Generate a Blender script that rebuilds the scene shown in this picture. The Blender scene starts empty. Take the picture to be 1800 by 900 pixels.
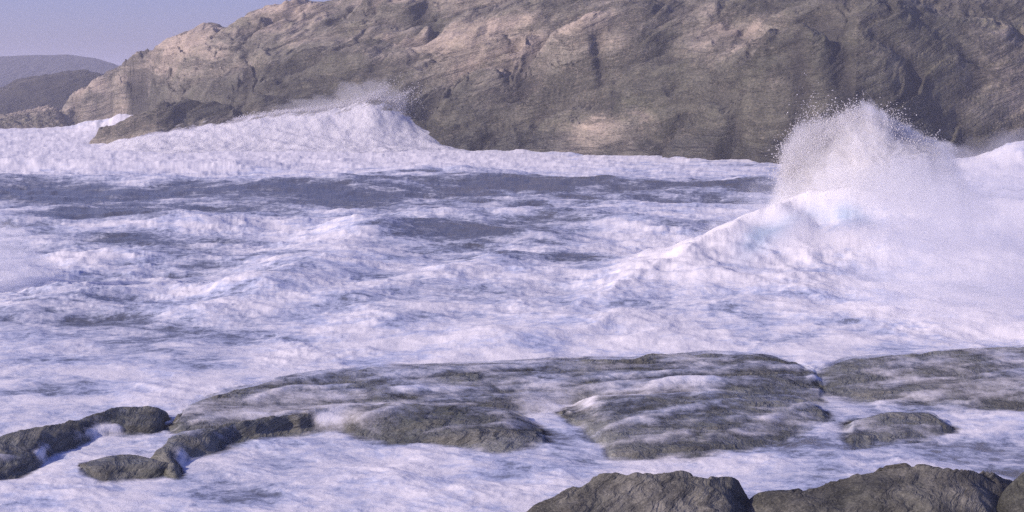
import bpy, math, random
import numpy as np
from mathutils import Vector
rad = math.radians
sc = bpy.context.scene
rng = np.random.default_rng(7)
random.seed(7)

# ------------------------------------------------------------------ camera
FPX = 2473.0                      # focal length in pixels of the 1800-wide photo
PITCH = math.atan(300.0 / FPX)
CAMZ = 9.0
cd = bpy.data.cameras.new("camera")
cam = bpy.data.objects.new("camera", cd)
sc.collection.objects.link(cam)
cam.location = (0, 0, CAMZ)
cam.rotation_euler = (math.pi / 2 - PITCH, 0, 0)
cd.sensor_width = 36.0
cd.lens = FPX / 1800.0 * 36.0
cd.clip_start = 0.5
cd.clip_end = 20000
sc.camera = cam

# ------------------------------------------------------------------ light
SUN_EL, SUN_AZ = rad(26), math.atan2(-0.90, -0.34)      # low sun from the left, a little behind the camera
w = bpy.data.worlds.new("World"); sc.world = w
w.use_nodes = True
nt = w.node_tree; nt.nodes.clear()
sky = nt.nodes.new("ShaderNodeTexSky"); sky.sky_type = 'NISHITA'; sky.sun_disc = False
sky.sun_elevation = SUN_EL; sky.sun_rotation = SUN_AZ % (2 * math.pi)
sky.air_density = 1.0; sky.dust_density = 1.0; sky.ozone_density = 2.0
tint = nt.nodes.new("ShaderNodeMix"); tint.data_type = 'RGBA'; tint.blend_type = 'MULTIPLY'
tint.inputs[0].default_value = 1.0
tint.inputs[7].default_value = (0.89, 0.83, 1.55, 1)     # lilac evening cast
bg = nt.nodes.new("ShaderNodeBackground"); bg.inputs[1].default_value = 0.088
out = nt.nodes.new("ShaderNodeOutputWorld")
nt.links.new(sky.outputs[0], tint.inputs[6]); nt.links.new(tint.outputs[2], bg.inputs[0]); nt.links.new(bg.outputs[0], out.inputs[0])
sl = bpy.data.lights.new("sun", 'SUN'); sl.energy = 4.6; sl.angle = rad(0.8); sl.color = (1.0, 0.85, 0.73)
sun = bpy.data.objects.new("sun", sl); sc.collection.objects.link(sun)
sdir = Vector((math.sin(SUN_AZ) * math.cos(SUN_EL), math.cos(SUN_AZ) * math.cos(SUN_EL), math.sin(SUN_EL)))
sun.rotation_euler = (-sdir).to_track_quat('-Z', 'Y').to_euler()
sun.location = sdir * 200
vs = sc.view_settings
vs.view_transform = 'Standard'; vs.look = 'None'; vs.gamma = 1.0; vs.use_curve_mapping = False
vs.exposure = 0.06
sc.cycles.volume_bounces = 8
sc.cycles.max_bounces = 10
sc.cycles.diffuse_bounces = 3
sc.cycles.transparent_max_bounces = 16
sc.cycles.use_denoising = False

# ------------------------------------------------------------------ projection helpers
CP, SP = math.cos(PITCH), math.sin(PITCH)
def ray(px, py):
    u = (np.asarray(px, float) - 900) / FPX; v = (450 - np.asarray(py, float)) / FPX
    return u, CP + v * SP, -SP + v * CP
def at_z(px, py, z):
    dx, dy, dz = ray(px, py); t = (np.asarray(z) - CAMZ) / dz
    return dx * t, dy * t
def az_r(px, py, z):
    x, y = at_z(px, py, z); return np.arctan2(x, y), np.hypot(x, y)
def at_r(px, py, r):                                     # azimuth and height of a pixel at range r
    dx, dy, dz = ray(px, py); return np.arctan2(dx, dy), CAMZ + np.asarray(r) * dz / np.hypot(dx, dy)
def project(x, y, z):
    zz = z - CAMZ
    d = y * CP - zz * SP; up = y * SP + zz * CP
    return 900 + FPX * x / d, 450 - FPX * up / d
def sstep(a, b, x):
    t = np.clip((x - a) / (b - a), 0, 1); return t * t * (3 - 2 * t)

# ------------------------------------------------------------------ noise
_P = rng.permutation(256).astype(np.int32); _P = np.concatenate([_P, _P, _P])
_g = rng.normal(size=(256, 3)); _G = (_g / np.linalg.norm(_g, axis=1)[:, None]).astype(np.float32)
def perlin(x, y, z):
    x = np.asarray(x, np.float32); y = np.asarray(y, np.float32); z = np.asarray(z, np.float32)
    x, y, z = np.broadcast_arrays(x, y, z)
    fx, fy, fz = np.floor(x), np.floor(y), np.floor(z)
    ix, iy, iz = fx.astype(np.int32) & 255, fy.astype(np.int32) & 255, fz.astype(np.int32) & 255
    x = x - fx; y = y - fy; z = z - fz
    u, v, s = (t * t * t * (t * (t * 6 - 15) + 10) for t in (x, y, z))
    res = 0
    for a in (0, 1):
        pa = _P[ix + a]; wa = u if a else 1 - u
        for b in (0, 1):
            pb = _P[pa + iy + b]; wb = wa * (v if b else 1 - v)
            for c in (0, 1):
                g = _G[_P[pb + iz + c]]
                res = res + wb * (s if c else 1 - s) * (g[..., 0] * (x - a) + g[..., 1] * (y - b) + g[..., 2] * (z - c))
    return res * 1.5
def fbm(x, y, z, octaves=4, gain=0.5, ridged=False):
    a, s, t = 1.0, 0.0, 0.0
    for o in range(octaves):
        n = perlin(x * 2 ** o + 17.3 * o, y * 2 ** o - 9.1 * o, z * 2 ** o + 4.7 * o)
        if ridged: n = 1 - 2 * np.abs(n)
        s = s + a * n; t += a; a *= gain
    return s / t

# ------------------------------------------------------------------ mesh helpers
def mesh_from(name, verts, faces, attrs=None, smooth=True, closed=False):
    me = bpy.data.meshes.new(name)
    k = faces.shape[1]; n = len(verts); m = len(faces)
    me.vertices.add(n); me.vertices.foreach_set("co", np.ascontiguousarray(verts, np.float32).ravel())
    me.loops.add(m * k); me.loops.foreach_set("vertex_index", np.ascontiguousarray(faces, np.int32).ravel())
    me.polygons.add(m)
    me.polygons.foreach_set("loop_start", np.arange(0, m * k, k, dtype=np.int32))
    me.polygons.foreach_set("use_smooth", np.full(m, smooth))
    me.update(calc_edges=True)
    if closed:
        tri = np.asarray(verts, float); a, b, c = (tri[faces[:, i]] for i in (0, 1, 2)); m0 = tri.mean(0)
        if np.einsum('ij,ij->i', a - m0, np.cross(b - m0, c - m0)).sum() < 0: me.flip_normals()
    for key, val in (attrs or {}).items():
        a = me.attributes.new(key, 'FLOAT', 'POINT'); a.data.foreach_set("value", np.ascontiguousarray(val, np.float32).ravel())
    return me
def grid_faces(nr, nc, keep=None):
    i = np.arange(nr - 1)[:, None] * nc + np.arange(nc - 1)[None, :]
    f = np.stack([i, i + 1, i + nc + 1, i + nc], -1).reshape(-1, 4)
    if keep is not None:
        f = f[keep.ravel()[f].any(1)]
    return f
def compact(verts, faces, attrs):
    used = np.zeros(len(verts), bool); used[faces.ravel()] = True
    idx = np.cumsum(used) - 1
    return verts[used], idx[faces], {k: v.ravel()[used] for k, v in attrs.items()}
def link(name, me, mat, parent=None):
    o = bpy.data.objects.new(name, me); sc.collection.objects.link(o)
    if mat: me.materials.append(mat)
    if parent: o.parent = parent
    return o
def tag(o, label=None, cat=None, group=None, kind=None):
    if label: o["label"] = label
    if cat: o["category"] = cat
    if group: o["group"] = group
    if kind: o["kind"] = kind
    return o
def polar_sheet(name, az, r, hfun, mat, floor=-1.6):
    A, RR = np.meshgrid(az, r)
    X = RR * np.sin(A); Y = RR * np.cos(A)
    Z, attrs = hfun(X, Y, A, RR)
    f = grid_faces(len(r), len(az), Z > floor)
    v = np.stack([X, Y, Z], -1).reshape(-1, 3)
    v, f, attrs = compact(v, f, attrs)
    return link(name, mesh_from(name, v, f, attrs), mat)

# ------------------------------------------------------------------ material helpers
class NT:
    def __init__(s, name):
        s.m = bpy.data.materials.new(name); s.m.use_nodes = True
        s.t = s.m.node_tree; s.t.nodes.clear()
        s.out = s.t.nodes.new("ShaderNodeOutputMaterial")
    def n(s, kind, **kw):
        nd = s.t.nodes.new(kind)
        for k, v in kw.items(): setattr(nd, k, v)
        return nd
    def L(s, a, b): s.t.links.new(a, b)
    def put(s, sock, v):
        if isinstance(v, bpy.types.NodeSocket): s.L(v, sock)
        elif isinstance(v, (tuple, list)) and len(v) == 3 and sock.type == 'RGBA': sock.default_value = (*v, 1)
        else: sock.default_value = v
    def attr(s, name): return s.n("ShaderNodeAttribute", attribute_name=name).outputs["Fac"]
    def pos(s): return s.n("ShaderNodeNewGeometry").outputs["Position"]
    def mapping(s, vec, scale=(1, 1, 1), rot=(0, 0, 0), loc=(0, 0, 0)):
        m = s.n("ShaderNodeMapping"); s.L(vec, m.inputs[0])
        m.inputs[1].default_value = loc; m.inputs[2].default_value = rot; m.inputs[3].default_value = scale
        return m.outputs[0]
    def noise(s, vec, scale, detail=5, rough=0.55, dist=0.0):
        n = s.n("ShaderNodeTexNoise"); s.L(vec, n.inputs["Vector"])
        n.inputs["Scale"].default_value = scale; n.inputs["Detail"].default_value = detail
        n.inputs["Roughness"].default_value = rough; n.inputs["Distortion"].default_value = dist
        return n.outputs["Fac"]
    def math(s, op, a, b=0.0, c=None, clamp=False):
        m = s.n("ShaderNodeMath", operation=op, use_clamp=clamp); s.put(m.inputs[0], a); s.put(m.inputs[1], b)
        if c is not None: s.put(m.inputs[2], c)
        return m.outputs[0]
    def ramp(s, v, lo, hi, a=0.0, b=1.0):
        m = s.n("ShaderNodeMapRange", interpolation_type='SMOOTHSTEP')
        s.put(m.inputs[0], v); s.put(m.inputs[1], lo); s.put(m.inputs[2], hi); s.put(m.inputs[3], a); s.put(m.inputs[4], b)
        return m.outputs[0]
    def mix(s, f, a, b):
        m = s.n("ShaderNodeMix", data_type='RGBA'); s.put(m.inputs[0], f); s.put(m.inputs[6], a); s.put(m.inputs[7], b)
        return m.outputs[2]
    def bump(s, h, strength, dist, normal=None):
        b = s.n("ShaderNodeBump"); s.put(b.inputs["Strength"], strength); s.put(b.inputs["Distance"], dist); s.L(h, b.inputs["Height"])
        if normal is not None: s.L(normal, b.inputs["Normal"])
        return b.outputs[0]
    def bsdf(s, col, rough, normal=None, spec=0.5):
        p = s.n("ShaderNodeBsdfPrincipled"); s.put(p.inputs["Base Color"], col); s.put(p.inputs["Roughness"], rough)
        s.put(p.inputs["Specular IOR Level"], spec)
        if normal is not None: s.L(normal, p.inputs["Normal"])
        return p.outputs[0]
    def done(s, surf): s.L(surf, s.out.inputs["Surface"]); return s.m

# bedding of the rock: D runs up the face to the right, S along strike, N across the beds
Dv = np.array([1.0, 1.15, 0.52]); Dv /= np.linalg.norm(Dv)
Sv = np.array([-0.62, 0.78, 0.0]); Nv = np.cross(Dv, Sv); Nv /= np.linalg.norm(Nv); Sv = np.cross(Nv, Dv)
def bed(x, y, z):
    return (x * Dv[0] + y * Dv[1] + z * Dv[2], x * Sv[0] + y * Sv[1] + z * Sv[2], x * Nv[0] + y * Nv[1] + z * Nv[2])
def bedvec(t, p, sd, ss, sn):
    c = t.n("ShaderNodeCombineXYZ")
    for i, (v, s_) in enumerate(((Dv, sd), (Sv, ss), (Nv, sn))):
        d = t.n("ShaderNodeVectorMath", operation='DOT_PRODUCT'); t.L(p, d.inputs[0]); d.inputs[1].default_value = tuple(float(k * s_) for k in v)
        t.L(d.outputs["Value"], c.inputs[i])
    return c.outputs[0]

def rock_material(name, pale, mid, dark, moss, k=1.0, moss_amt=0.65, pale_shift=0.0, wetcol=(0.52, 0.53, 0.53), grit=1.0):
    """k scales pattern size: 1 for the far headland, larger for finer near rocks."""
    t = NT(name); p = t.pos()
    warp = t.n("ShaderNodeVectorMath", operation='MULTIPLY_ADD')
    nz = t.n("ShaderNodeTexNoise"); t.L(p, nz.inputs["Vector"]); nz.inputs["Scale"].default_value = 0.09 * k; nz.inputs["Detail"].default_value = 3
    t.L(nz.outputs["Color"], warp.inputs[0]); warp.inputs[1].default_value = (1.6 / k, 1.6 / k, 1.6 / k); t.L(p, warp.inputs[2])
    q = warp.outputs[0]
    big = t.noise(q, 0.045 * k, 5, 0.6)
    med = t.noise(p, 0.22 * k, 6, 0.65)
    streak = t.noise(bedvec(t, q, 0.022 * k, 0.03 * k, 0.48 * k), 1.0, 6, 0.6)
    streak2 = t.noise(bedvec(t, q, 0.08 * k, 0.10 * k, 1.35 * k), 1.0, 4, 0.62)
    fine = t.noise(bedvec(t, q, 0.7 * k, 0.7 * k, 3.0 * k), 1.0, 4, 0.72)
    col = t.mix(t.ramp(t.math('ADD', t.math('MULTIPLY', streak, 0.65), t.math('MULTIPLY', med, 0.35)), 0.42, 0.58), mid, pale)
    sh = t.attr("pale")
    col = t.mix(t.math('MULTIPLY', t.ramp(t.math('ADD', big, sh), 0.42 + pale_shift, 0.64 + pale_shift), 0.75), t.mix(t.ramp(med, 0.35, 0.6), dark, mid), col)
    col = t.mix(t.math('MULTIPLY', t.ramp(t.noise(q, 0.11 * k, 6, 0.7), 0.48, 0.66), moss_amt), col, moss)
    col = t.mix(t.math('MULTIPLY', t.ramp(streak2, 0.52, 0.60), t.ramp(t.noise(p, 0.07 * k, 3, 0.6), 0.35, 0.65, 0.35, 0.95)), col, dark)
    col = t.mix(t.math('MULTIPLY', t.ramp(streak, 0.47, 0.41), 0.8), col, dark)
    col = t.mix(t.math('MULTIPLY', t.ramp(fine, 0.5, 0.72), 0.45 * grit), col, dark)
    col = t.mix(t.math('MULTIPLY', t.ramp(fine, 0.46, 0.3), 0.4 * grit), col, pale)
    gr = t.noise(p, 3.2 * k ** 1.05, 2, 0.8)
    col = t.mix(t.math('MULTIPLY', t.ramp(gr, 0.50, 0.62), 0.35 * grit), col, dark)
    col = t.mix(t.math('MULTIPLY', t.ramp(gr, 0.48, 0.36), 0.3 * grit), col, pale)
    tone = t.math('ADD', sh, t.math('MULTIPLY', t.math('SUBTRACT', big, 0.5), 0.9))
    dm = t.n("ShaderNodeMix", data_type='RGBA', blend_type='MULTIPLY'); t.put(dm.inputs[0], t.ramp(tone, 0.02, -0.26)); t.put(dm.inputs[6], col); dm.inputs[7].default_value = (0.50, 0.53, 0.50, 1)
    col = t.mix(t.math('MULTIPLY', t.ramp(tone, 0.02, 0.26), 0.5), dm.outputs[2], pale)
    wet = t.ramp(t.math('ADD', t.attr("wet"), t.math('MULTIPLY', t.math('SUBTRACT', med, 0.5), 0.9)), 0.3, 0.8)
    wm = t.n("ShaderNodeMix", data_type='RGBA', blend_type='MULTIPLY'); t.put(wm.inputs[0], wet); t.put(wm.inputs[6], col); wm.inputs[7].default_value = (*wetcol, 1)
    col = wm.outputs[2]
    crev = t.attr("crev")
    col = t.mix(t.math('MULTIPLY', crev, 0.75), col, (0.035, 0.032, 0.03))  # shade of grooves and hollows painted into the colour, along with dark cracks
    b = t.bump(streak, 0.8, 2.2 / k)
    b = t.bump(streak2, 1.0, 1.1 / k, b)
    b = t.bump(fine, 0.9, 0.35 / k, b)
    b = t.bump(t.noise(p, 9.0 * k, 3, 0.7), 0.5, 0.06 / k, b)
    rough = t.math('MULTIPLY_ADD', wet, -0.5, 0.9)
    return t.done(t.bsdf(col, rough, b, 0.35))

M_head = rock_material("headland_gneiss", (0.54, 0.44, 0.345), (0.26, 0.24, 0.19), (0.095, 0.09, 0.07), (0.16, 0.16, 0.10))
M_hill = rock_material("hill_scrub", (0.11, 0.098, 0.07), (0.06, 0.056, 0.042), (0.03, 0.03, 0.026), (0.04, 0.044, 0.028), 0.6)
M_far = rock_material("far_hill_scrub", (0.10, 0.10, 0.09), (0.08, 0.08, 0.075), (0.06, 0.06, 0.06), (0.07, 0.075, 0.06), 0.1)
M_ledge = rock_material("wet_ledge_gneiss", (0.44, 0.43, 0.37), (0.30, 0.295, 0.25), (0.12, 0.118, 0.10), (0.24, 0.24, 0.17), 5.0, 0.6)
M_near = rock_material("near_gneiss", (0.31, 0.295, 0.25), (0.18, 0.174, 0.148), (0.055, 0.054, 0.048), (0.14, 0.138, 0.095), 6.0, 0.5)

# ------------------------------------------------------------------ headland
def curve(pts):
    a = np.array([p[0] for p in pts]); o = np.argsort(a)
    return [np.array([p[i] for p in pts])[o] for i in range(len(pts[0]))]
def smooth(c, sig, n=700):
    a = np.linspace(c[0][0], c[0][-1], n); k = np.arange(-60, 61); g = np.exp(-0.5 * (k * (a[1] - a[0]) / sig) ** 2); g /= g.sum()
    res = [a]
    for v in c[1:]:
        q = np.interp(a, c[0], v); q = np.concatenate([2 * q[0] - q[60:0:-1], q, 2 * q[-1] - q[-2:-62:-1]])
        res.append(np.convolve(q, g, 'valid'))
    return res
_shore = curve([az_r(*p) for p in [(-260, 226, 0), (60, 226, 0), (200, 226, 0), (262, 229, 0), (330, 241, 0), (430, 252, 0), (650, 262, 0), (900, 268, 0), (1050, 273, 0), (1200, 280, 0),
                                   (1390, 295, 0), (1500, 300, 0), (1650, 290, 0), (1800, 285, 0), (2200, 285, 0)]])
_crest = curve([(lambda a: (float(a[0]), r, float(a[1])))(at_r(px, py, r)) for px, py, r in
                [(-260, 250, 320), (60, 238, 318), (88, 222, 316), (104, 190, 316), (135, 160, 315), (180, 131, 312), (215, 113, 306), (250, 96, 302), (330, 58, 298), (420, 32, 295),
                 (440, 24, 295), (550, 1, 292), (620, -14, 290), (800, -60, 280), (1200, -120, 262), (1800, -150, 250), (2200, -160, 250)]])
def head_base(A, RR, tongue=True):
    rs = np.interp(A, _shore[0], _shore[1]); rc = np.interp(A, _crest[0], _crest[1]); zc = np.interp(A, _crest[0], _crest[2]); rc = np.maximum(rc, rs + 12)
    t = (RR - rs) / (rc - rs); tc = np.clip(t, 0, 1)
    h = zc * (1 - (1 - tc) ** 1.55)
    h = np.where(t < 0, t * (rc - rs) * 0.6, h)
    h = np.where(t > 1, zc - (RR - rc) * 0.2, h)
    if not tongue: return h
    # the dark tongue of rock that runs down to the left in front of a foam channel
    tt = curve([(lambda a: (float(a[0]), 226.0, float(a[1])))(at_r(px, py, 226.0)) for px, py in
                [(90, 275), (135, 258), (150, 252), (185, 232), (240, 206), (275, 189), (340, 184), (430, 174), (560, 160), (700, 165), (900, 250)]])
    zt = np.interp(A, tt[0], tt[2]); rf = 212.0 + 0 * A
    f = np.where(RR < 226, zt - (226 - RR) * 0.42 * (1 + 0 * A), zt - (RR - 226) * 0.75)
    f = np.where(A < tt[0][0], -3, f)
    return np.maximum(h, f)
def fit_crest():
    a = np.linspace(_crest[0][0], _crest[0][-1], 260)
    want = (np.interp(a, _crest[0], _crest[2]) - CAMZ) / np.interp(a, _crest[0], _crest[1])
    z = np.interp(a, _crest[0], _crest[2]); r_ = np.interp(a, _crest[0], _crest[1])
    _crest[0], _crest[1], _crest[2] = a, r_, z
    rr_ = np.arange(150, 335, 1.0); AA, RR_ = np.meshgrid(a, rr_)
    for _ in range(6):
        e = ((head_base(AA, RR_, tongue=False) - CAMZ + 0.9 + 0.4 * sstep(0.0, -0.14, AA)) / RR_).max(0)
        _crest[2] = _crest[2] + (want - e) * r_
def hit(px, py):
    dx, dy, dz = (float(v) for v in ray(px, py)); hl = math.hypot(dx, dy)
    rr = np.arange(145, 330, 0.4); z = CAMZ + rr * dz / hl; az = math.atan2(dx, dy)
    hh = head_base(np.full_like(rr, az), rr); k = np.argmax(hh >= z)
    r = rr[k]; return r * math.sin(az), r * math.cos(az)
def seg_dist(X, Y, pts):
    best = np.full(X.shape, 1e9); side = np.zeros(X.shape)
    for (ax, ay), (bx, by) in zip(pts[:-1], pts[1:]):
        ex, ey = bx - ax, by - ay; l2 = ex * ex + ey * ey + 1e-9
        t = np.clip(((X - ax) * ex + (Y - ay) * ey) / l2, 0, 1)
        d = np.hypot(X - ax - t * ex, Y - ay - t * ey)
        m = d < best; best = np.where(m, d, best)
        side = np.where(m, np.sign(ex * (Y - ay) - ey * (X - ax)), side)
    return best, side
GROOVES = [  # pixel polyline, width m, depth m
    ([(1060, 52), (1010, 62), (960, 95), (925, 130), (910, 150), (922, 178)], 3.0, 2.6),
    ([(735, 215), (775, 170), (830, 128), (905, 95)], 2.2, 1.8),
    ([(700, 190), (760, 150), (800, 135)], 1.4, 1.2),
    ([(480, 150), (560, 118), (640, 92), (720, 75)], 1.8, 1.2),
    ([(1062, 128), (1068, 150), (1062, 178)], 1.4, 1.4),
    ([(1270, 55), (1330, 75), (1390, 70), (1440, 80)], 2.5, 1.2),
    ([(1450, 55), (1460, 90), (1478, 130), (1500, 180)], 3.2, 2.8),
    ([(1395, 120), (1400, 160), (1418, 200), (1395, 240)], 2.2, 2.0),
    ([(1290, 272), (1330, 268), (1380, 282)], 2.4, 2.4),
    ([(1160, 280), (1190, 255), (1200, 225)], 1.6, 1.5),
    ([(1250, 200), (1300, 220), (1310, 240)], 1.6, 1.4),
    ([(232, 135), (248, 160), (262, 178)], 2.4, 2.6),
    ([(122, 165), (130, 190), (140, 212)], 1.6, 1.6),
    ([(75, 228), (82, 205), (95, 192)], 1.4, 1.6),
    ([(385, 52), (440, 50), (520, 40)], 1.6, 1.0),
    ([(600, 40), (700, 42), (770, 25), (850, 10)], 2.4, 1.2),
    ([(755, 0), (750, 30)], 2.0, 1.4),
    ([(560, 70), (620, 60), (700, 55)], 1.6, 0.9),
    ([(1560, 110), (1610, 140), (1640, 180), (1645, 230)], 2.0, 1.6),
    ([(1700, 260), (1690, 200), (1720, 150)], 2.4, 1.8),
    ([(840, 260), (880, 235), (960, 215), (1060, 200)], 1.4, 1.2),
    ([(330, 140), (400, 128), (430, 110)], 1.5, 1.0),
]
BUMPS = [    # px, py, half width m, half depth m, height m
    (1080, 110, 11, 14, 3.4), (1000, 130, 6, 9, 1.6), (690, 10, 8, 12, 2.0), (480, 35, 8, 12, 1.6), (300, 85, 12, 10, 1.0),
    (170, 178, 7, 9, 1.6), (225, 160, 5, 8, 1.2), (560, 130, 12, 8, 1.2), (840, 180, 12, 8, 1.6), (1330, 150, 8, 10, 2.6), (1560, 80, 9, 12, 2.4),
    (1070, 240, 7, 5, 1.4), (1250, 250, 7, 5, 1.4), (1430, 130, 4, 8, 1.8), (1750, 120, 8, 10, 2.5), (900, 50, 12, 10, 1.5), (660, 120, 10, 8, 1.4),
]
fit_crest()
_gro = [([hit(*p) for p in pts], wd, dp) for pts, wd, dp in GROOVES]
_bum = [(*hit(px, py), a, b, h) for px, py, a, b, h in BUMPS]
PATCH = [  # lichen, heather and bare rock, plus painted gully shade and lit faces: px, py, rx, ry, amount
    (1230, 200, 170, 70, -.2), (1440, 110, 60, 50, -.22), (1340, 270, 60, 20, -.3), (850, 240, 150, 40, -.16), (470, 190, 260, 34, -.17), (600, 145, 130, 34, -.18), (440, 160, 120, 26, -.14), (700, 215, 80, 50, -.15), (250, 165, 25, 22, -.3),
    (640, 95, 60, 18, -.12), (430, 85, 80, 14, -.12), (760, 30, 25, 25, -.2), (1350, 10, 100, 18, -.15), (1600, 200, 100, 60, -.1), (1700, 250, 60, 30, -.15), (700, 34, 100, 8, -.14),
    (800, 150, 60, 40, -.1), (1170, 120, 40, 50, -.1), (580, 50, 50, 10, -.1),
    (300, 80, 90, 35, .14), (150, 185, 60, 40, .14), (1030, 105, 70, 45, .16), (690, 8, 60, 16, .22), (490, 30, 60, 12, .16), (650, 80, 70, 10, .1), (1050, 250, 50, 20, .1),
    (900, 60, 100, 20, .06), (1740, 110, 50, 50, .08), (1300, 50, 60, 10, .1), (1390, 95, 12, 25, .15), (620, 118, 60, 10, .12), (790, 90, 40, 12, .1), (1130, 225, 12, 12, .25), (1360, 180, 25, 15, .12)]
def saw(x, k=0.82):
    f = x - np.floor(x); return np.where(f < k, f / k, (1 - f) / (1 - k))
def head_h(X, Y, A, RR):
    wx = X + 2.0 * perlin(X * 0.12, Y * 0.12, 3.1); wy = Y + 2.0 * perlin(X * 0.12, Y * 0.12, 8.7)
    b = head_base(A, RR)
    h = b.copy()
    for cx, cy, a, bb, hh in _bum:
        d2 = ((wx - cx) / a) ** 2 + ((wy - cy) / bb) ** 2
        h += 1.35 * hh * np.exp(-d2 * 1.2)
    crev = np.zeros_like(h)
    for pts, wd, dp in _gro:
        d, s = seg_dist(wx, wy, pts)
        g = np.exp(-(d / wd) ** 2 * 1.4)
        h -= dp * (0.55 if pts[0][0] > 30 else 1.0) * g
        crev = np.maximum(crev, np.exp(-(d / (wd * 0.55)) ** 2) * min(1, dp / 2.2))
    inland = sstep(0.0, 3.0, b + 1.5)
    u, s, n = bed(wx, wy, h)
    h += inland * (0.9 * fbm(X * 0.05, Y * 0.05, h * 0.05, 3) )
    st = fbm(u * 0.045, s * 0.12, n * 0.55, 4, 0.6)
    st2 = fbm(u * 0.13, s * 0.25, n * 1.5, 3, 0.55, ridged=True)
    leftness = 1 - 0.45 * sstep(-0.02, 0.16, A)
    h += inland * (1.5 * st + 0.45 * (st2 - 0.2)) * leftness
    wv = 1.6 * fbm(u * 0.05, s * 0.1, n * 0.1, 3)
    m1 = 0.4 + 0.8 * np.clip(0.5 + 1.3 * perlin(u * 0.06, s * 0.1, 2.2), 0, 1)
    h += inland * m1 * (0.75 * saw(n / 2.6 + wv) + 0.28 * saw(n / 0.9 + 2.5 * wv) + 1.5 * saw(n / 7.5 + 0.8 * wv, 0.7) - 1.2) * (1 - 0.35 * (1 - leftness) / 0.45)
    def crack(x, k): f = x - np.floor(x); return np.exp(-((f - (1 + k) / 2) / ((1 - k) * 0.45)) ** 2)
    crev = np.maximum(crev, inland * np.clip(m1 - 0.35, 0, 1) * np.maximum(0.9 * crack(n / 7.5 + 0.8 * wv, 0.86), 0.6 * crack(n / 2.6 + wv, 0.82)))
    rug = fbm(X * 0.22, Y * 0.22, h * 0.3, 4, 0.55, ridged=True)
    h += inland * (0.5 - 0.35 * leftness + 0.12) * (rug - 0.2)
    cz = sstep(0.25, 0.75, -st * 1.6) * 0.35
    lowsoft = sstep(4.2, 1.0, h + 2.0 * perlin(X * 0.15, Y * 0.15, 77.0))
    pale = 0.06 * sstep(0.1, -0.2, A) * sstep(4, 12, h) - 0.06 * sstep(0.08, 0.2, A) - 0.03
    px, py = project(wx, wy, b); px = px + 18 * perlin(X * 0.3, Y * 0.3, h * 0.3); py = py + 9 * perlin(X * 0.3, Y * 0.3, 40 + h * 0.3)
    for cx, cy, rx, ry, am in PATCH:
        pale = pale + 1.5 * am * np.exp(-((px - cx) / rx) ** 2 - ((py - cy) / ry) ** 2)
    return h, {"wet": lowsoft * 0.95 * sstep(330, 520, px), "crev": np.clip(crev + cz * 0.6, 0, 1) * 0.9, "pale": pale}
az = np.linspace(rad(-30), rad(30), 1500)
rr = np.concatenate([np.linspace(140, 300, 400), np.linspace(301, 345, 50)])
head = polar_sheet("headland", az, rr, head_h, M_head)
tag(head, "long pinkish grey gneiss headland sloping up to the right behind the surf", "headland", kind="structure")

# ------------------------------------------------------------------ hills behind
def hill(name, pts, r0, depth, mat, label, rough=2.0, sc_=0.03):
    c = curve([(lambda a: (float(a[0]), r0, float(a[1])))(at_r(px, py, r0)) for px, py in pts])
    def f(X, Y, A, RR):
        zc = np.interp(A, c[0], c[2])
        t = (RR - r0) / depth
        h = np.where(t < 0, zc * (1 - np.clip(-t, 0, 1) ** 1.8) - np.clip(-t - 1, 0, 9) * 10, zc - t * t * zc * 0.5)
        h = h + rough * fbm(X * sc_, Y * sc_, 1.3, 5, 0.55)
        z = np.zeros_like(h)
        return h, {"wet": z, "crev": z, "pale": z}
    o = polar_sheet(name, np.linspace(c[0][0], c[0][-1], 260), np.linspace(r0 - depth * 1.1, r0 + depth * 1.2, 90), f, mat, floor=-6)
    return tag(o, label, "hill", kind="structure")
hill("hills", [(-420, 215), (-250, 190), (-120, 170), (0, 156), (35, 141), (80, 131), (150, 127), (185, 131), (260, 150), (330, 190)], 450, 60, M_hill,
     "low dark scrub covered hill behind the left end of the headland", 2.6, 0.09)
hill("hills", [(-900, 130), (-500, 112), (-200, 102), (0, 99), (60, 97), (120, 96), (170, 103), (200, 113), (235, 128), (300, 150), (500, 165)], 1000, 150, M_far,
     "faint hazy blue hill on the horizon at the far left", 2.2, 0.013)

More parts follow.
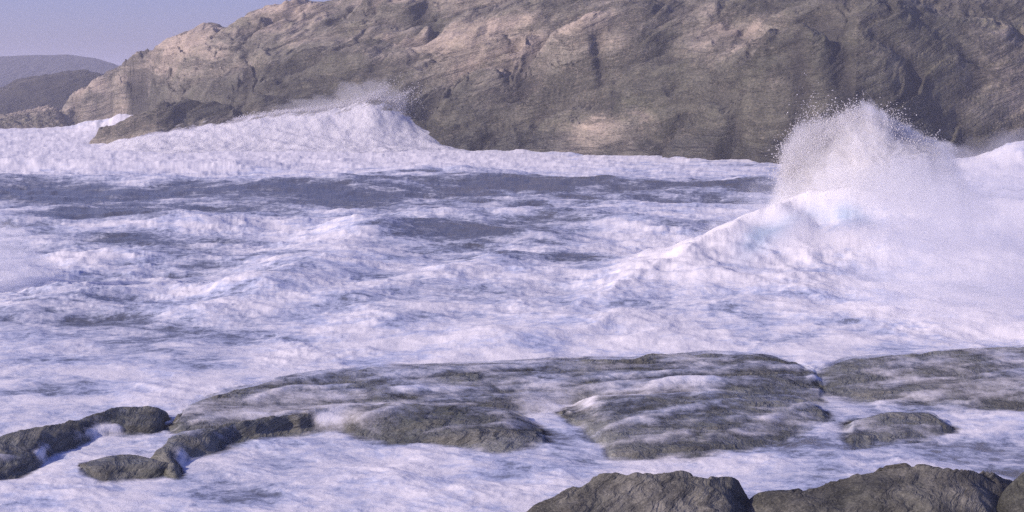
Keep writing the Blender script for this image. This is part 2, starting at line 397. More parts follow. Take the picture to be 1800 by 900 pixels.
# ------------------------------------------------------------------ slabs: ledges and boulders
class Slab:
    def __init__(s, top, front, zf=-0.05, k_front=0.5, k_back=0.6, pw=0.75, strata=0.065, seed=0.0, lump=0.05, dry=0.0, k_end=2.2):
        s.dry = dry; s.ke = k_end
        s.top = curve([(*map(float, az_r(px, py, z)), z) for px, py, z in top])
        s.fr = curve([tuple(map(float, az_r(px, py, zf))) for px, py in front])
        s.top, s.fr = smooth(s.top, 0.0032), smooth(s.fr, 0.0032)
        s.zf, s.kf, s.kb, s.pw, s.strata, s.seed, s.lump = zf, k_front, k_back, pw, strata, seed, lump
        s.a0, s.a1 = max(s.top[0][0], s.fr[0][0]), min(s.top[0][-1], s.fr[0][-1])
    def base(s, A, RR):
        rb = np.interp(A, s.top[0], s.top[1]); zc = np.interp(A, s.top[0], s.top[2]); rf = np.interp(A, s.fr[0], s.fr[1])
        rb = np.maximum(rb, rf + 0.15)
        t = (RR - rf) / (rb - rf)
        h = s.zf + (zc - s.zf) * np.clip(t, 0, 1) ** s.pw
        h = np.where(t < 0, s.zf - (rf - RR) * s.kf, h)
        h = np.where(t > 1, zc - (RR - rb) * s.kb, h)
        outd = np.maximum(np.maximum(s.a0 - A, A - s.a1), 0) * RR
        return h - outd * s.ke
    def full(s, X, Y, A, RR):
        sd = s.seed
        wx = X + 0.35 * perlin(X * 0.8, Y * 0.8, sd + 2) + 0.05 * perlin(X * 3.1, Y * 3.1, sd + 2); wy = Y + 0.40 * perlin(X * 0.8, Y * 0.8, sd + 7) + 0.06 * perlin(X * 3.1, Y * 3.1, sd + 7)
        b = s.base(np.arctan2(wx, wy), np.hypot(wx, wy))
        # beds run nearly level across the view and dip towards the camera
        u = wx + 0.25 * wy; v = wy - 0.22 * wx
        st = fbm(u * 0.16, v * 1.1 + b * 0.6, sd, 4, 0.6)
        st2 = fbm(u * 0.5, v * 3.0, sd + 3, 3, 0.6, ridged=True) + 1.6 * (saw(v * 1.3 + 1.2 * st) - 0.5)
        lm = fbm(X * 0.55, Y * 0.55, sd + 5, 4, 0.55)
        rg = fbm(X * 1.7, Y * 1.7, sd + 9, 3, 0.55, ridged=True)
        h = b + s.strata * (1.5 * st + 0.35 * st2) + s.lump * (1.6 * lm + 0.45 * (rg - 0.3))
        return h, np.clip(sstep(0.15, 0.6, -st - 0.6 * lm), 0, 1)
    def build(s, name, mat, label, cat, group=None, wetlevel=0.8, crev_extra=None, shade=0.0, step=0.0007, n_r=150):
        pad = 0.022
        az = np.arange(s.a0 - pad, s.a1 + pad, step)
        r0 = min(s.fr[1].min(), s.top[1].min()) - 2.5; r1 = max(s.top[1].max(), s.fr[1].max()) + 2.5
        def f(X, Y, A, RR):
            h, cv = s.full(X, Y, A, RR)
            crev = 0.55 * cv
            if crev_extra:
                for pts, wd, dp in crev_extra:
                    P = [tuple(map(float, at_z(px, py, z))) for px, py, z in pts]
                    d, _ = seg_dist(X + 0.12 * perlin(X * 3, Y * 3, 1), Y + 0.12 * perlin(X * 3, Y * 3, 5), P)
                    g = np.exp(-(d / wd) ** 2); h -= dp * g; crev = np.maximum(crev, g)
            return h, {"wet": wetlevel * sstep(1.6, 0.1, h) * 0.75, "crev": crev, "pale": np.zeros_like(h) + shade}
        o = polar_sheet(name, az, np.linspace(r0, r1, n_r), f, mat, floor=-0.9)
        return tag(o, label, cat, group)

LEFT = Slab([(-120, 808, .30), (0, 768, .36), (70, 752, .36), (160, 732, .32), (230, 717, .3), (275, 712, .28), (294, 722, .1)],
            [(-120, 872), (0, 836), (70, 814), (90, 790), (130, 780), (165, 768), (220, 761), (275, 755), (294, 738)],
            seed=1.0, pw=0.55, strata=0.06, lump=0.07, dry=0.10)
SMALL = Slab([(140, 818, .03), (180, 806, .10), (215, 802, .15), (262, 804, .16), (288, 816, .05)],
            [(140, 824), (190, 834), (215, 829), (262, 829), (288, 826)],
            seed=2.0, pw=0.5, lump=0.05, strata=0.04, dry=0.08)
BACK = Slab([(318, 738, 0.1), (332, 712, .25), (400, 688, .36), (520, 664, .42), (700, 646, .45), (900, 636, .45), (1100, 632, .5), (1250, 622, .55), (1350, 627, .5), (1415, 645, .25), (1440, 668, .1)],
            [(318, 745), (370, 752), (450, 738), (620, 722), (830, 716), (1010, 694), (1150, 700), (1300, 700), (1440, 690)],
            seed=3.0, zf=0.05, pw=1.0, k_front=0.22, k_back=0.4, k_end=0.55)
FRONT = Slab([(280, 800, .05), (298, 768, .26), (345, 760, .28), (440, 742, .28), (620, 716, .32), (800, 713, .32), (890, 719, .2), (930, 738, .0), (955, 752, -.2)],
            [(280, 815), (303, 833), (335, 800), (420, 772), (520, 752), (610, 752), (640, 762), (740, 768), (880, 781), (955, 770)],
            seed=4.0, pw=0.8, k_front=0.35, k_end=0.9, lump=0.06, dry=0.03)
MIDDLE = Slab([(996, 716, -.22), (1020, 707, 0.0), (1055, 702, .22), (1150, 697, .32), (1300, 694, .32), (1400, 700, .2), (1445, 722, .05)],
            [(996, 724), (1050, 764), (1075, 786), (1250, 788), (1350, 768), (1445, 745)],
            seed=5.0, pw=1.0, k_front=0.22, k_back=0.4, k_end=0.55)
RIGHT = Slab([(1430, 660, .1), (1480, 633, .4), (1600, 626, .5), (1700, 616, .55), (1790, 611, .55), (1950, 605, .6)],
            [(1430, 676), (1450, 697), (1500, 702), (1600, 706), (1700, 712), (1950, 722)],
            seed=6.0, pw=1.0, k_front=0.22, k_back=0.4, k_end=0.55)
LOW = Slab([(1500, 745, .03), (1560, 728, .13), (1640, 728, .13), (1655, 742, .03)],
            [(1480, 778), (1520, 764), (1640, 757), (1670, 752)],
            seed=7.0, dry=-0.03, pw=1.0, k_front=0.22, k_back=0.4, k_end=0.55)
NEARL = Slab([(905, 912, .3), (960, 880, .65), (1000, 856, .9), (1060, 838, 1.0), (1130, 828, 1.1), (1190, 827, 1.1), (1245, 836, 1.0), (1285, 846, .85), (1318, 866, .35), (1340, 900, -.2)],
             [(905, 990), (1340, 1000)], seed=8.0, pw=0.45, strata=0.05, lump=0.085, k_back=1.4)
NEARR = Slab([(1300, 885, .1), (1330, 868, .5), (1400, 858, .8), (1480, 842, 1.0), (1540, 823, 1.2), (1580, 815, 1.3), (1640, 820, 1.3), (1715, 823, 1.2), (1755, 843, .9), (1790, 862, .5), (1830, 880, .1)],
             [(1300, 1000), (1830, 1010)], seed=9.0, pw=0.45, strata=0.05, lump=0.07, k_back=1.4)
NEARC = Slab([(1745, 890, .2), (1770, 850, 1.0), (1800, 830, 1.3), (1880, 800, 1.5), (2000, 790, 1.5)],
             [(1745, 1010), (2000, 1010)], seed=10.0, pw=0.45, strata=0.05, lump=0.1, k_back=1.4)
WASHED = [LEFT, SMALL, BACK, FRONT, MIDDLE, RIGHT, LOW]
g1 = "rock ledges washed by the surf"
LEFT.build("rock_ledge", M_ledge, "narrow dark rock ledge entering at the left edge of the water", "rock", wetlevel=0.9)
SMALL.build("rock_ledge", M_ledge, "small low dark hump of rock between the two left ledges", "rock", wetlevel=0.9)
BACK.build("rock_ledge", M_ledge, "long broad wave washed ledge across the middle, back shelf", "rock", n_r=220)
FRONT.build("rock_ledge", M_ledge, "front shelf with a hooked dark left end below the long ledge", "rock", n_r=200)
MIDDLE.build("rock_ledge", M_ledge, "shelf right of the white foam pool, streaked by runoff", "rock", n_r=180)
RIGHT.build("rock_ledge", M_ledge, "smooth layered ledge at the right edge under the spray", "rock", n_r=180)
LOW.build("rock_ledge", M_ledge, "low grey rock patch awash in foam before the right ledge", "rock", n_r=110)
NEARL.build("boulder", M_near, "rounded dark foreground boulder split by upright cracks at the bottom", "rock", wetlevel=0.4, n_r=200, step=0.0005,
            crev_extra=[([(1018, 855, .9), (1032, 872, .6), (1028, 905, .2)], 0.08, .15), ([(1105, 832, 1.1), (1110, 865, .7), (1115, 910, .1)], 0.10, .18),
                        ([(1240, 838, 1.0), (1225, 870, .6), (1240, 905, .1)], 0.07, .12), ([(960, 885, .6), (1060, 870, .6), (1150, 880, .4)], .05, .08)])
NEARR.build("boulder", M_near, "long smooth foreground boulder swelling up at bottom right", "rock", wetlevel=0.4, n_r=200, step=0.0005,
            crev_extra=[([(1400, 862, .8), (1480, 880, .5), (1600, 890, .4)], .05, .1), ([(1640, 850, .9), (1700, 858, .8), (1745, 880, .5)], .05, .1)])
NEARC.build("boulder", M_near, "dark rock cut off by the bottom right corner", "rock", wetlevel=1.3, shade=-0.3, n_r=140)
# low pale rock beyond the channel
FARL = Slab([(-150, 215, 1.2), (0, 203, 2.7), (50, 195, 3.6), (92, 184, 4.9), (108, 195, 3.6), (120, 222, .4)], [(-150, 232), (0, 229), (118, 228)], seed=12.0, strata=0.3, lump=0.5, k_back=0.6)
FARL.build("rock_ledge", M_head, "low pale rock at the far left below the dark hill", "rock", wetlevel=0.2, shade=0.12, step=0.0006, n_r=110)

# ------------------------------------------------------------------ water
def pl(pts, z=0.0): return [tuple(map(float, at_z(px, py, z))) for px, py in pts]
SWELLS = [  # pixel polyline on the sea, height m, width m (front steeper than back)
    ([(-60, 330), (120, 326), (300, 332), (560, 340)], 1.0, 5), ([(640, 336), (800, 328), (1000, 332), (1250, 338), (1380, 330)], 1.1, 5),
    ([(30, 392), (120, 384), (240, 388), (330, 400)], 0.9, 3.4), ([(680, 420), (780, 412), (900, 425)], 0.8, 3), ([(760, 392), (950, 388), (1160, 408)], 0.8, 3),
    ([(480, 520), (570, 470), (620, 440), (640, 410)], 0.8, 2.2), ([(620, 540), (740, 505), (870, 470)], 0.6, 1.8), ([(690, 560), (800, 530), (950, 500)], 0.35, 1.6),
    ([(380, 560), (480, 530), (560, 500)], 0.45, 1.8), ([(150, 470), (300, 450), (420, 440)], 0.4, 2.2), ([(60, 560), (200, 530), (330, 505)], 0.35, 1.8),
    ([(900, 600), (1100, 570), (1300, 560)], 0.4, 1.6), ([(700, 318), (760, 308), (830, 316)], 1.3, 4),
    ([(0, 292), (200, 300), (420, 300)], 1.0, 5), ([(-200, 500), (-40, 490), (60, 500), (110, 520)], 0.5, 1.6),
]
_sw = [(pl(p), h, wd) for p, h, wd in SWELLS]
# the big breaking wave at the right
BIG = pl([(700, 640), (900, 580), (1050, 535), (1180, 500), (1300, 476), (1420, 468), (1560, 470), (1700, 470), (1900, 475), (2300, 480)])
_ba = curve([(math.atan2(x, y), h) for (x, y), h in zip(BIG, (0, 0.1, 0.3, 1.0, 2.3, 3.6, 4.0, 3.4, 2.8, 2.6))])
FOAM_PX = [  # px, py, rx, ry, amount   (patches of foam / open water on the sea)
    (150, 262, 330, 30, .6), (500, 275, 380, 28, .6), (900, 290, 300, 16, .4), (200, 300, 200, 10, .15),
    (140, 335, 260, 15, -.37), (420, 332, 190, 11, -.37), (150, 378, 130, 14, -.55), (330, 372, 160, 10, -.4), (60, 350, 160, 16, -.5),
    (760, 330, 160, 14, -.37), (930, 330, 120, 11, -.42), (1080, 332, 160, 11, -.40), (1300, 335, 90, 18, -.42), (620, 345, 140, 13, -.38), (1250, 392, 150, 10, -.35),
    (950, 388, 200, 10, -.34), (770, 412, 100, 15, -.36), (880, 408, 90, 9, -.35), (550, 365, 200, 12, -.3), (1000, 360, 200, 12, -.2),
    (480, 420, 120, 14, -.1), (200, 440, 180, 20, -.22), (130, 432, 60, 8, -.3), (380, 440, 60, 8, -.3), (200, 540, 220, 50, -.12), (960, 465, 110, 16, -.3), (1050, 460, 70, 12, -.2),
    (10, 490, 90, 30, .35), (720, 310, 60, 8, .4), (600, 410, 60, 40, .25), (740, 500, 160, 16, .2), (280, 395, 80, 10, .25), (430, 395, 90, 8, .2),
    (1050, 430, 180, 12, .2), (1250, 470, 160, 45, .35), (1500, 480, 330, 130, .03), (1280, 450, 150, 50, .15), (1700, 520, 250, 140, .06), (1720, 300, 200, 30, .4),
    (550, 780, 500, 60, .04), (1000, 800, 500, 50, .08), (1500, 800, 400, 60, .08), (1000, 600, 300, 30, .1), (650, 600, 200, 40, .08), (200, 640, 220, 40, -.04),
]
RUNOFF = [pl(p, 0.3) for p in (
    [(330, 760), (450, 724), (600, 704), (760, 706), (880, 700), (1000, 690)], [(600, 742), (700, 716), (800, 712)], [(1000, 706), (1100, 690), (1180, 672), (1260, 668)],
    [(1060, 745), (1180, 718), (1300, 708), (1440, 690)], [(1180, 775), (1300, 742), (1380, 716), (1460, 690)], [(1000, 772), (1100, 758), (1200, 747)],
    [(700, 684), (850, 680), (1000, 672), (1200, 660), (1400, 650)], [(540, 690), (700, 668), (900, 655), (1060, 652)], [(1460, 664), (1560, 658), (1680, 652), (1760, 640)],
    [(1240, 700), (1330, 680), (1420, 672)], [(430, 705), (560, 684)], [(1600, 680), (1700, 690), (1790, 680)], [(950, 720), (985, 735), (1010, 765)], [(130, 752), (180, 742), (215, 741)], [(-20, 800), (30, 790), (90, 778)], [(165, 828), (215, 818), (235, 812)], [(640, 752), (760, 742), (900, 738)], [(1440, 640), (1425, 665), (1445, 695)])]
_ro = [np.array(p) for p in RUNOFF]
def water_h(X, Y, A, RR):
    wx = X + 1.2 * perlin(X * 0.09, Y * 0.09, 1.5) + 0.35 * perlin(X * 0.5, Y * 0.5, 4.5)
    wy = Y + 2.0 * perlin(X * 0.09, Y * 0.09, 6.5) + 0.5 * perlin(X * 0.5, Y * 0.5, 9.5)
    far = sstep(800, 300, RR)
    near = sstep(60, 45, RR)                              # sheltered, shallower water by the ledges
    z = np.zeros_like(X)
    z -= 0.16 * sstep(50, 40, RR)
    for pts, h, wd in _sw:
        d, side = seg_dist(wx, wy, pts)
        z += 0.7 * h * np.exp(-(d / wd) ** 2 * 0.8)
    d, side = seg_dist(wx, wy, BIG); dbig = d
    hb = np.interp(A, np.concatenate([[_ba[0][0] - 0.05], _ba[0]]), np.concatenate([[0], _ba[1]]))
    back = side > 0
    big = hb * np.where(back, np.exp(-(d / 5.0) ** 2), np.exp(-(d / (1.2 + 0.62 * hb)) ** 0.95))
    z += big
    amp = (0.55 - 0.35 * near + 0.12 * sstep(90, 130, RR)) * far
    c1 = fbm(wx * 0.085 + 3, wy * 0.15, 0.5, 3, 0.5, ridged=True); c2 = fbm(wx * 0.3, wy * 0.5, 2.5, 4, 0.55, ridged=True)
    z += amp * (0.7 * (c1 - 0.2) + 0.38 * (c2 - 0.2))
    c3 = fbm(wx * 0.8 + 0.5 * wy, wy * 1.1, 12.5, 3, 0.6, ridged=True)
    z += 0.045 * (c3 - 0.2) * far * (1 - 0.5 * near)
    px, py = project(wx, wy, 0 * X)
    j1 = fbm(X * 0.07, Y * 0.035, 21.5, 5, 0.6); j2 = fbm(X * 0.07, Y * 0.035, 31.5, 5, 0.6)
    px = px + 130 * j1; py = py + (py - 190) * 0.14 * j2
    foam = 0.33 + 0.42 * fbm(X * 0.13 + 0.05 * Y, Y * 0.10, 41.5, 3, 0.5)
    foam += 0.20 * c1 + 0.16 * c2 + 0.12 * c3
    for cx, cy, rx, ry, am in FOAM_PX:
        if am < -0.3: cy += 9
        foam += am * np.exp(-((px - cx) / rx) ** 2 - ((py - cy) / ry) ** 2)
    foam = np.where(py < 215, 0.35, foam)
    foam += 0.10 * np.clip(big, 0, 1) + 0.3 * np.exp(-(d / 0.8) ** 2) * np.clip(hb, 0, 1)
    # surge piled up in the channel behind the tongue and against the shore
    z += 3.2 * np.exp(-((px - 235) / 70) ** 2 - ((py - 232) / 7) ** 2)
    z += 3.0 * np.exp(-((px - 1860) / 110) ** 2 - ((py - 292) / 9) ** 2)
    # foam lumps
    lump = fbm(X * 1.1, Y * 1.1, 5.5, 4, 0.6)
    lump2 = fbm(X * 0.35, Y * 0.35, 7.5, 3, 0.55)
    z += sstep(0.45, 0.85, foam) * (0.08 * lump + 0.36 * lump2) * (1 - 0.35 * near) * far * (1 - 0.6 * sstep(110, 150, RR))
    # wash over the ledges
    depth = np.full_like(X, 3.0)
    m = (RR > 30) & (RR < 60)
    xs, ys, as_, rs = X[m], Y[m], A[m], RR[m]
    zz = z[m]; fo = foam[m]
    film_n = fbm((xs + 0.25 * ys) * 0.22, (ys - 0.22 * xs) * 0.9, 11.5, 4, 0.6)
    rock = np.full_like(xs, -3.0); bmax = np.full_like(xs, -3.0); edge = np.full_like(xs, -3.0); dry = np.zeros_like(xs)
    for s in WASHED:
        hf, _ = s.full(xs, ys, as_, rs); bb = s.base(as_, rs)
        rock = np.maximum(rock, hf); e = np.maximum(s.a0 - as_, as_ - s.a1) * rs
        mm = bb > bmax; edge = np.where(mm, e if s.ke > 1 else -3.0, edge); dry = np.where(mm, s.dry, dry); bmax = np.maximum(bmax, bb)
    rd = np.full_like(xs, 9.0)
    jx = xs + 0.35 * perlin(xs * 0.7, ys * 0.7, 3.3) + 0.1 * perlin(xs * 3, ys * 3, 3.3); jy = ys + 0.35 * perlin(xs * 0.7, ys * 0.7, 8.3) + 0.1 * perlin(xs * 3, ys * 3, 8.3)
    for P in RUNOFF: rd = np.minimum(rd, seg_dist(jx, jy, P)[0])
    pxm, pym = project(xs, ys, 0.35 + 0 * xs)
    run = np.exp(-(rd / 0.24) ** 2) * (0.6 + 0.8 * film_n)
    sheet = np.exp(-((pxm - 800) / 330) ** 2 - ((pym - 664) / 26) ** 2)
    wash = bmax + 0.035 + 0.15 * film_n + 0.085 * run + 0.04 * sheet + 0.055 - dry - 0.32 * sstep(-0.26, 0.06, edge)
    inside = sstep(-0.25, 0.1, bmax)
    zz = zz * (1 - inside) + np.maximum(np.minimum(zz, 0.0), wash) * inside
    depth_s = zz - rock
    fo = fo - 0.16 * inside + 0.22 * run * inside + 0.35 * sstep(0.25, 0.05, np.abs(bmax - 0.02)) * sstep(-0.3, 0.3, film_n)
    z[m] = zz; foam[m] = fo; depth[m] = depth_s
    pxs, _ = project(X, Y, z)
    teal = np.where(back, 0, np.exp(-((dbig - 1.5) / 1.0) ** 2)) * sstep(1260, 1340, pxs) * sstep(1570, 1480, pxs) * np.clip(0.75 + 0.9 * c3 * 0 + 1.3 * lump2, 0, 1)
    aer = np.clip(0.45 + 1.1 * (foam - 0.2) , 0, 1)
    return z, {"foam": foam, "depth": depth, "teal": teal, "aer": aer}

def water_material():
    t = NT("surf_water"); p = t.pos()
    foam = t.attr("foam"); aer = t.attr("aer"); depth = t.attr("depth"); teal = t.attr("teal")
    pw = t.n("ShaderNodeVectorMath", operation='MULTIPLY_ADD')
    nz = t.n("ShaderNodeTexNoise"); t.L(p, nz.inputs["Vector"]); nz.inputs["Scale"].default_value = 0.5; nz.inputs["Detail"].default_value = 4
    t.L(nz.outputs["Color"], pw.inputs[0]); pw.inputs[1].default_value = (0.9, 1.1, 0.5); t.L(p, pw.inputs[2])
    q = pw.outputs[0]
    n1 = t.noise(t.mapping(q, (0.55, 0.75, 0.6), (0, 0, 0.35)), 0.55, 9, 0.66)
    n2 = t.noise(t.mapping(q, (1.0, 1.3, 1.0), (0, 0, 0.35)), 2.2, 8, 0.72)
    n3 = t.noise(q, 9.0, 4, 0.75)
    n = t.math('ADD', t.math('ADD', t.math('MULTIPLY', n1, 0.54), t.math('MULTIPLY', n2, 0.36)), t.math('MULTIPLY', n3, 0.10))
    nn = t.ramp(n, 0.30, 0.70)
    edge = t.math('SUBTRACT', 1.0, foam)
    mask = t.ramp(nn, t.math('SUBTRACT', edge, 0.24), t.math('ADD', edge, 0.38))
    soft = t.ramp(nn, t.math('SUBTRACT', edge, 0.45), t.math('SUBTRACT', edge, 0.02))
    deep = t.mix(teal, (0.105, 0.106, 0.112), (0.16, 0.26, 0.36))
    aerc = t.mix(teal, (0.41, 0.475, 0.67), (0.30, 0.46, 0.62))
    col = t.mix(t.math('MULTIPLY', soft, aer), deep, aerc)
    white = t.math('MULTIPLY', mask, t.math('SUBTRACT', 1.0, t.math('MULTIPLY', teal, 0.8)))
    col = t.mix(white, col, (0.80, 0.78, 0.80))
    rough = t.ramp(soft, 0.0, 1.0, 0.22, 0.85)
    b = t.bump(n2, 0.32, 0.15)
    b = t.bump(t.noise(q, 7.0, 5, 0.75), 0.3, 0.03, b)
    s1 = t.bsdf(col, rough, b, 0.5)
    tr = t.n("ShaderNodeBsdfTransparent"); tr.inputs[0].default_value = (0.92, 0.94, 0.97, 1)
    mx = t.n("ShaderNodeMixShader")
    thin = t.ramp(t.math('ADD', depth, t.math('MULTIPLY', t.math('SUBTRACT', nn, 0.5), 0.16)), 0.0, 0.24)
    t.L(thin, mx.inputs[0]); t.L(tr.outputs[0], mx.inputs[1]); t.L(s1, mx.inputs[2])
    return t.done(mx.outputs[0])
M_water = water_material()
inv = np.linspace(1 / 23.0, 1 / 330.0, 640)
rr = np.concatenate([np.linspace(8, 22.5, 12), 1 / inv, np.geomspace(335, 3000, 50)])
az = np.concatenate([np.linspace(rad(-55), rad(-24.2), 60), np.linspace(rad(-24), rad(24), 1400), np.linspace(rad(24.2), rad(55), 60)])
wat = polar_sheet("water", az, rr, water_h, M_water, floor=-50)
tag(wat, "churning sea white with foam between the headland and the ledges", "sea", kind="structure")

# ------------------------------------------------------------------ spray
def foam_material(name, ragged=False):
    t = NT(name); p = t.pos()
    n = t.noise(p, 1.2, 8, 0.7)
    col = t.mix(t.ramp(n, 0.35, 0.65), (0.84, 0.83, 0.87), (0.90, 0.89, 0.90))
    b = t.bump(n, 0.6, 0.4); b = t.bump(t.noise(p, 5.0, 6, 0.75), 0.6, 0.15, b)
    d = t.n("ShaderNodeBsdfDiffuse"); t.put(d.inputs[0], col); t.L(b, d.inputs["Normal"])
    tl = t.n("ShaderNodeBsdfTranslucent"); t.put(tl.inputs[0], col); t.L(b, tl.inputs["Normal"])
    mx = t.n("ShaderNodeMixShader"); mx.inputs[0].default_value = 0.25
    t.L(d.outputs[0], mx.inputs[1]); t.L(tl.outputs[0], mx.inputs[2])
    if ragged:                                            # torn upper edge of running surf: the rock shows through
        cov = t.attr("cover"); hole = t.n("ShaderNodeBsdfTransparent"); m2 = t.n("ShaderNodeMixShader")
        nn = t.noise(bedvec(t, p, 0.25, 0.8, 0.8), 1.0, 7, 0.7)
        t.L(t.ramp(t.math('ADD', nn, cov), 0.47, 0.62), m2.inputs[0]); t.L(hole.outputs[0], m2.inputs[1]); t.L(mx.outputs[0], m2.inputs[2])
        return t.done(m2.outputs[0])
    return t.done(mx.outputs[0])
M_foam = foam_material("spray_foam"); M_surge = foam_material("surge_foam", True)
def mist_material(name, density, col=(0.95, 0.95, 0.97)):
    t = NT(name)
    v = t.n("ShaderNodeVolumePrincipled"); v.inputs["Color"].default_value = (*col, 1); v.inputs["Density"].default_value = density; v.inputs["Anisotropy"].default_value = 0.1
    t.L(v.outputs[0], t.out.inputs["Volume"])
    return t.m

def sphere_dirs(nu, nv):
    ph = np.linspace(0, 2 * np.pi, nu, endpoint=False); ps = np.linspace(-np.pi / 2, np.pi / 2, nv)
    return ph, ps
def burst_mesh(name, outline, r, depth, scale, amp, seed, nu=260, nv=130, freq=0.5, jets=0.0):
    """A closed lumpy star-shaped body: outline is a pixel polygon at range r, depth its half thickness."""
    px = np.array([p[0] for p in outline], float); py = np.array([p[1] for p in outline], float)
    cx, cy = px.mean(), py.mean()
    A, Z = at_r(px, py, r); Ac, Zc = at_r(cx, cy, r)
    gx = (A - Ac) * r; gz = Z - Zc
    ang = np.arctan2(gz, gx); o = np.argsort(ang); ang = ang[o]; rd = np.hypot(gx, gz)[o]
    ang = np.concatenate([ang - 2 * np.pi, ang, ang + 2 * np.pi]); rd = np.tile(rd, 3)
    ph, ps = sphere_dirs(nu, nv)
    PH, PS = np.meshgrid(ph, ps)
    rad_ = np.interp(PH, ang, rd) * scale
    lx = rad_ * np.cos(PH) * np.cos(PS); lz = rad_ * np.sin(PH) * np.cos(PS); ly = depth * scale * np.sin(PS)
    ca, sa = math.cos(Ac), math.sin(Ac)
    X = r * sa + lx * ca + ly * sa; Y = r * ca - lx * sa + ly * ca; Z = Zc + lz
    n = fbm(X * freq + seed, Y * freq, Z * freq, 5, 0.58, ridged=True) - 0.1
    dx_, dy_, dz_ = np.cos(PH) * np.cos(PS), np.sin(PS), np.sin(PH) * np.cos(PS)
    sp = np.clip(fbm(dx_ * 5 + seed, dy_ * 5, dz_ * 5, 3, 0.6, ridged=True), 0, 1) ** 2
    k = 1 + jets * (sp - 0.25) * sstep(-0.3, 0.4, dz_) + amp * n * (0.35 + 0.65 * np.abs(np.cos(PS)))
    X = r * sa + (X - r * sa) * k; Y = r * ca + (Y - r * ca) * k; Z = Zc + (Z - Zc) * k
    v = np.stack([X, Y, Z], -1).reshape(-1, 3)
    i = np.arange(nv - 1)[:, None] * nu; j = np.arange(nu)[None, :]; j2 = (j + 1) % nu
    f = np.stack([i + j, i + j2, i + nu + j2, i + nu + j], -1).reshape(-1, 4)
    return mesh_from(name, v, f, closed=True)
OCT_V = np.array([(1, 0, 0), (-1, 0, 0), (0, 1, 0), (0, -1, 0), (0, 0, 1), (0, 0, -1)], float)
OCT_F = np.array([(0, 2, 4), (2, 1, 4), (1, 3, 4), (3, 0, 4), (2, 0, 5), (1, 2, 5), (3, 1, 5), (0, 3, 5)])
def drops_mesh(name, C, size):
    n = len(C); s = size[:, None, None] * (0.6 + 0.8 * rng.random((n, 6, 1)))
    v = C[:, None, :] + OCT_V[None] * s
    f = OCT_F[None] + (np.arange(n) * 6)[:, None, None]
    return mesh_from(name, v.reshape(-1, 3), f.reshape(-1, 3))
def line_drops(pts, r, n, up, spread, depth, size, lean=0.0):
    """droplets thrown off an upper outline (pixel polyline at range r); up, spread in metres."""
    px = np.array([p[0] for p in pts], float); py = np.array([p[1] for p in pts], float)
    t = rng.random(n) * (len(px) - 1)
    X0 = np.interp(t, np.arange(len(px)), px); Y0 = np.interp(t, np.arange(len(px)), py)
    A, Z = at_r(X0, Y0, r)
    e = np.abs(rng.normal(size=n)) ; e = e * np.where(rng.random(n) < 0.5, 0.5, 1.0)
    clump = 0.4 + 1.1 * np.clip(perlin(X0 * 0.03, Y0 * 0.03, 3.3) + 0.4, 0, 1.2)
    R_ = r + rng.normal(size=n) * depth
    Zs = Z - 0.6 + e * up * clump
    A = A + (rng.normal(size=n) * spread + lean * e * up) / r
    C = np.stack([R_ * np.sin(A), R_ * np.cos(A), Zs], -1)
    return C, size * (0.4 + rng.random(n) ** 2 * 1.2)
def empty(name, loc):
    o = bpy.data.objects.new(name, None); sc.collection.objects.link(o); o.location = loc; return o
def part(name, me, mat, root):
    o = link(name, me, mat); o.parent = root; o.matrix_parent_inverse = root.matrix_basis.inverted(); return o

# big burst at the right
R1 = 74.0
OUT1 = [(1345, 372), (1385, 335), (1392, 300), (1394, 272), (1408, 246), (1436, 232), (1458, 236), (1474, 212), (1496, 192), (1524, 185), (1546, 194), (1564, 214), (1590, 224), (1606, 238), (1628, 238), (1646, 246), (1658, 270), (1672, 310), (1720, 345), (1735, 390), (1680, 415), (1540, 405), (1420, 395)]
root = empty("wave_splash", tuple(map(float, (*at_z(1520, 470, 0), 0))))
tag(root, "tall white burst of spray from the breaking wave at the right, before the cliff", "splash")
CORE = [(1352, 376), (1392, 345), (1418, 315), (1440, 286), (1468, 259), (1484, 235), (1506, 215), (1534, 206), (1556, 216), (1574, 235), (1600, 245), (1616, 256), (1638, 258), (1654, 266), (1656, 286), (1668, 315), (1715, 345), (1735, 390), (1680, 415), (1540, 405), (1420, 395)]
part("spray", burst_mesh("spray", CORE, R1 + 1, 2.6, 0.90, 0.30, 5.0, 360, 180, 0.75, 0.16), M_foam, root)
part("mist", burst_mesh("mist", CORE, R1 + 1, 3.4, 1.06, 0.32, 5.0, 360, 180, 0.75, 0.2), mist_material("spray_mist", 0.75, (0.99, 0.99, 0.99)), root)
WING = [(1372, 345), (1388, 300), (1390, 268), (1406, 242), (1434, 228), (1462, 232), (1476, 270), (1470, 330), (1430, 365)]
part("mist", burst_mesh("mist", WING, R1 + 0.4, 1.6, 1.0, 0.7, 11.0, 300, 150, 0.9, 0.3), mist_material("wing_mist", 0.42, (0.99, 0.99, 0.99)), root)
LIP = [(1200, 440), (1300, 385), (1400, 330), (1500, 312), (1600, 318), (1680, 340), (1720, 400), (1600, 420), (1480, 400), (1360, 420), (1260, 465)]
part("mist", burst_mesh("mist", LIP, 68.0, 1.3, 1.0, 0.6, 31.0, 300, 120, 0.6), mist_material("lip_mist", 0.16, (0.99, 0.99, 0.99)), root)
C, S = line_drops([(1385, 330), (1395, 285), (1412, 255), (1455, 228), (1485, 197), (1522, 186), (1556, 202), (1590, 228), (1630, 245), (1655, 272), (1680, 320)], R1 + 1, 30000, 0.5, 0.35, 1.3, 0.024)
C2, S2 = line_drops([(1390, 300), (1400, 260), (1430, 235), (1460, 230)], R1 + 1, 9000, 0.8, 0.5, 1.0, 0.024)
o = part("droplets", drops_mesh("droplets", np.concatenate([C, C2]), np.concatenate([S, S2])), M_foam, root); o["kind"] = "stuff"

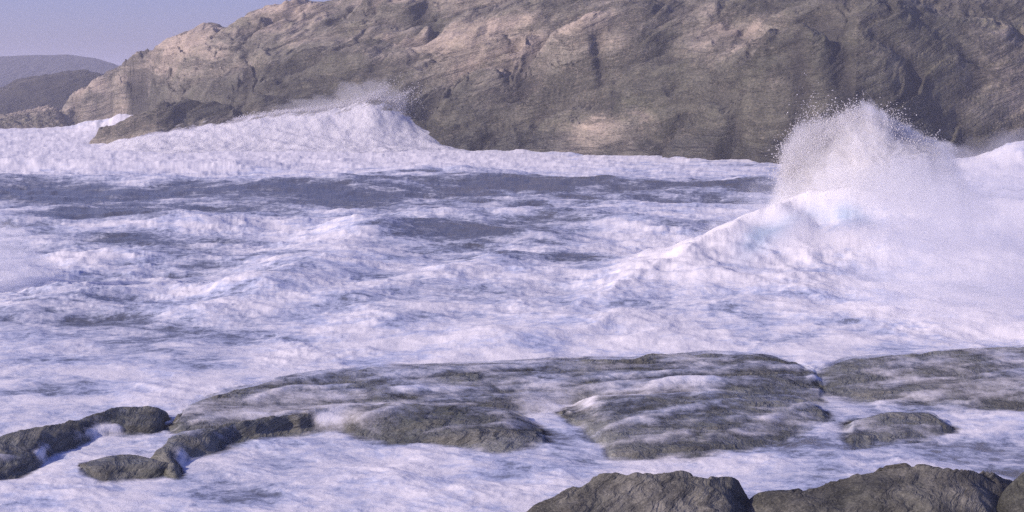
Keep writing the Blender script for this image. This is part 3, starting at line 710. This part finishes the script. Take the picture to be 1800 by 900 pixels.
# drifting spray at the right edge
OUT2 = [(1570, 345), (1680, 305), (1850, 300), (2100, 330), (2150, 480), (2000, 600), (1800, 610), (1640, 590), (1540, 530), (1560, 420)]
root = empty("spray_cloud", tuple(map(float, (*at_z(1800, 560, 0), 0))))
tag(root, "soft lilac veil of drifting spray at the right edge above the foam", "spray")
part("mist", burst_mesh("mist", OUT2, 58, 6, 1.0, 0.5, 9.0, 240, 120, 0.3), mist_material("drifting_mist", 0.105), root)

# surf running up the tongue of rock at the left
R2 = 208.0
OUT3 = [(190, 262), (240, 240), (330, 222), (420, 205), (500, 192), (560, 186), (620, 176), (655, 163), (690, 170), (715, 205), (745, 218), (770, 238), (830, 254), (920, 272), (900, 290), (700, 300), (450, 296), (260, 285)]
root = empty("wave_splash", tuple(map(float, (*at_z(560, 265, 0), 0))))
tag(root, "broad white surge of foam running up the rock tongue at the left", "splash")
def surge_mesh():
    top = curve([(lambda a: (float(a[0]), float(a[1])))(at_r(px, py, R2)) for px, py in
                 [(60, 274), (165, 258), (240, 233), (330, 215), (420, 198), (500, 185), (560, 178), (620, 169), (655, 156), (692, 172), (725, 194), (768, 217), (815, 238), (865, 254), (920, 271), (1000, 276), (1100, 280)]])
    top = smooth(top, 0.003)
    def f(X, Y, A, RR):
        zc = np.interp(A, top[0], top[1])
        t = (RR - R2)
        h = np.where(t < 0, zc * np.exp(-(t / 12.0) ** 2) , zc - t * 0.5)
        h = h + 0.7 * (fbm(X * 0.1, Y * 0.16, h * 0.1, 5, 0.5, ridged=True) - 0.35) * sstep(0, 2.5, zc) + 0.25 * fbm(X * 0.5, Y * 0.5, 3.0, 3) * sstep(0, 2, zc) - 0.3
        zz = 1 + 0.35 * perlin(A * 60, RR * 0.15, 3.0)
        cover = 0.42 - 0.62 * sstep(0.5, 1.02, h / np.maximum(zc, 0.6)) * sstep(0.8, 2.2, zc) * zz
        return h, {"cover": cover}
    az = np.linspace(top[0][0], top[0][-1], 620); r_ = np.linspace(R2 - 22, R2 + 14, 120)
    A, RR = np.meshgrid(az, r_); X = RR * np.sin(A); Y = RR * np.cos(A); Z, at_ = f(X, Y, A, RR)
    fc = grid_faces(len(r_), len(az), Z > -0.8); v = np.stack([X, Y, Z], -1).reshape(-1, 3); v, fc, at_ = compact(v, fc, at_)
    return mesh_from("surge", v, fc, at_)
part("surge", surge_mesh(), M_surge, root)
C, S = line_drops([(420, 203), (500, 190), (560, 186), (620, 177), (655, 166), (692, 172), (716, 206), (745, 218), (775, 240), (850, 258)], R2, 24000, 0.4, 0.5, 2.0, 0.05, 0.3)
C2, S2 = line_drops([(560, 186), (620, 178), (655, 168), (690, 174), (712, 205)], R2, 12000, 1.3, 0.5, 1.6, 0.05, 1.1)
o = part("droplets", drops_mesh("droplets", np.concatenate([C, C2]), np.concatenate([S, S2])), M_foam, root); o["kind"] = "stuff"
OUT3b = [(480, 215), (540, 188), (600, 176), (650, 156), (668, 158), (698, 172), (722, 202), (760, 225), (800, 250), (700, 270), (560, 262)]
part("mist", burst_mesh("mist", OUT3b, R2, 4, 1.0, 0.6, 15.0, 320, 160, 0.35), mist_material("surge_mist", 0.10, (0.985, 0.985, 0.99)), root)

# small pink puff at the left edge
root = empty("wave_splash", tuple(map(float, (*at_z(10, 490, 0), 0))))
tag(root, "small soft puff of spray at the left edge over the pale foam", "splash")
OUT4 = [(-160, 450), (-80, 415), (0, 405), (36, 425), (62, 452), (92, 490), (110, 520), (0, 545), (-120, 540)]
part("mist", burst_mesh("mist", OUT4, 65, 1.6, 1.0, 0.5, 22.0, 240, 120, 0.9), mist_material("puff_mist", 0.34, (0.985, 0.985, 0.99)), root)

# ------------------------------------------------------------------ haze
def haze():
    x0, x1, y0, y1, z0, z1 = -4000, 4000, -60, 4000, -51, 46
    v = np.array([(x, y, z) for z in (z0, z1) for y in (y0, y1) for x in (x0, x1)], float)
    f = np.array([(0, 2, 3, 1), (4, 5, 7, 6), (0, 1, 5, 4), (2, 6, 7, 3), (0, 4, 6, 2), (1, 3, 7, 5)])
    o = link("haze", mesh_from("haze", v, f, smooth=False, closed=True), mist_material("sea_haze", 0.0006, (0.86, 0.87, 1.0)))
    tag(o, "thin lilac sea haze over the whole view", "haze", kind="stuff")
haze()
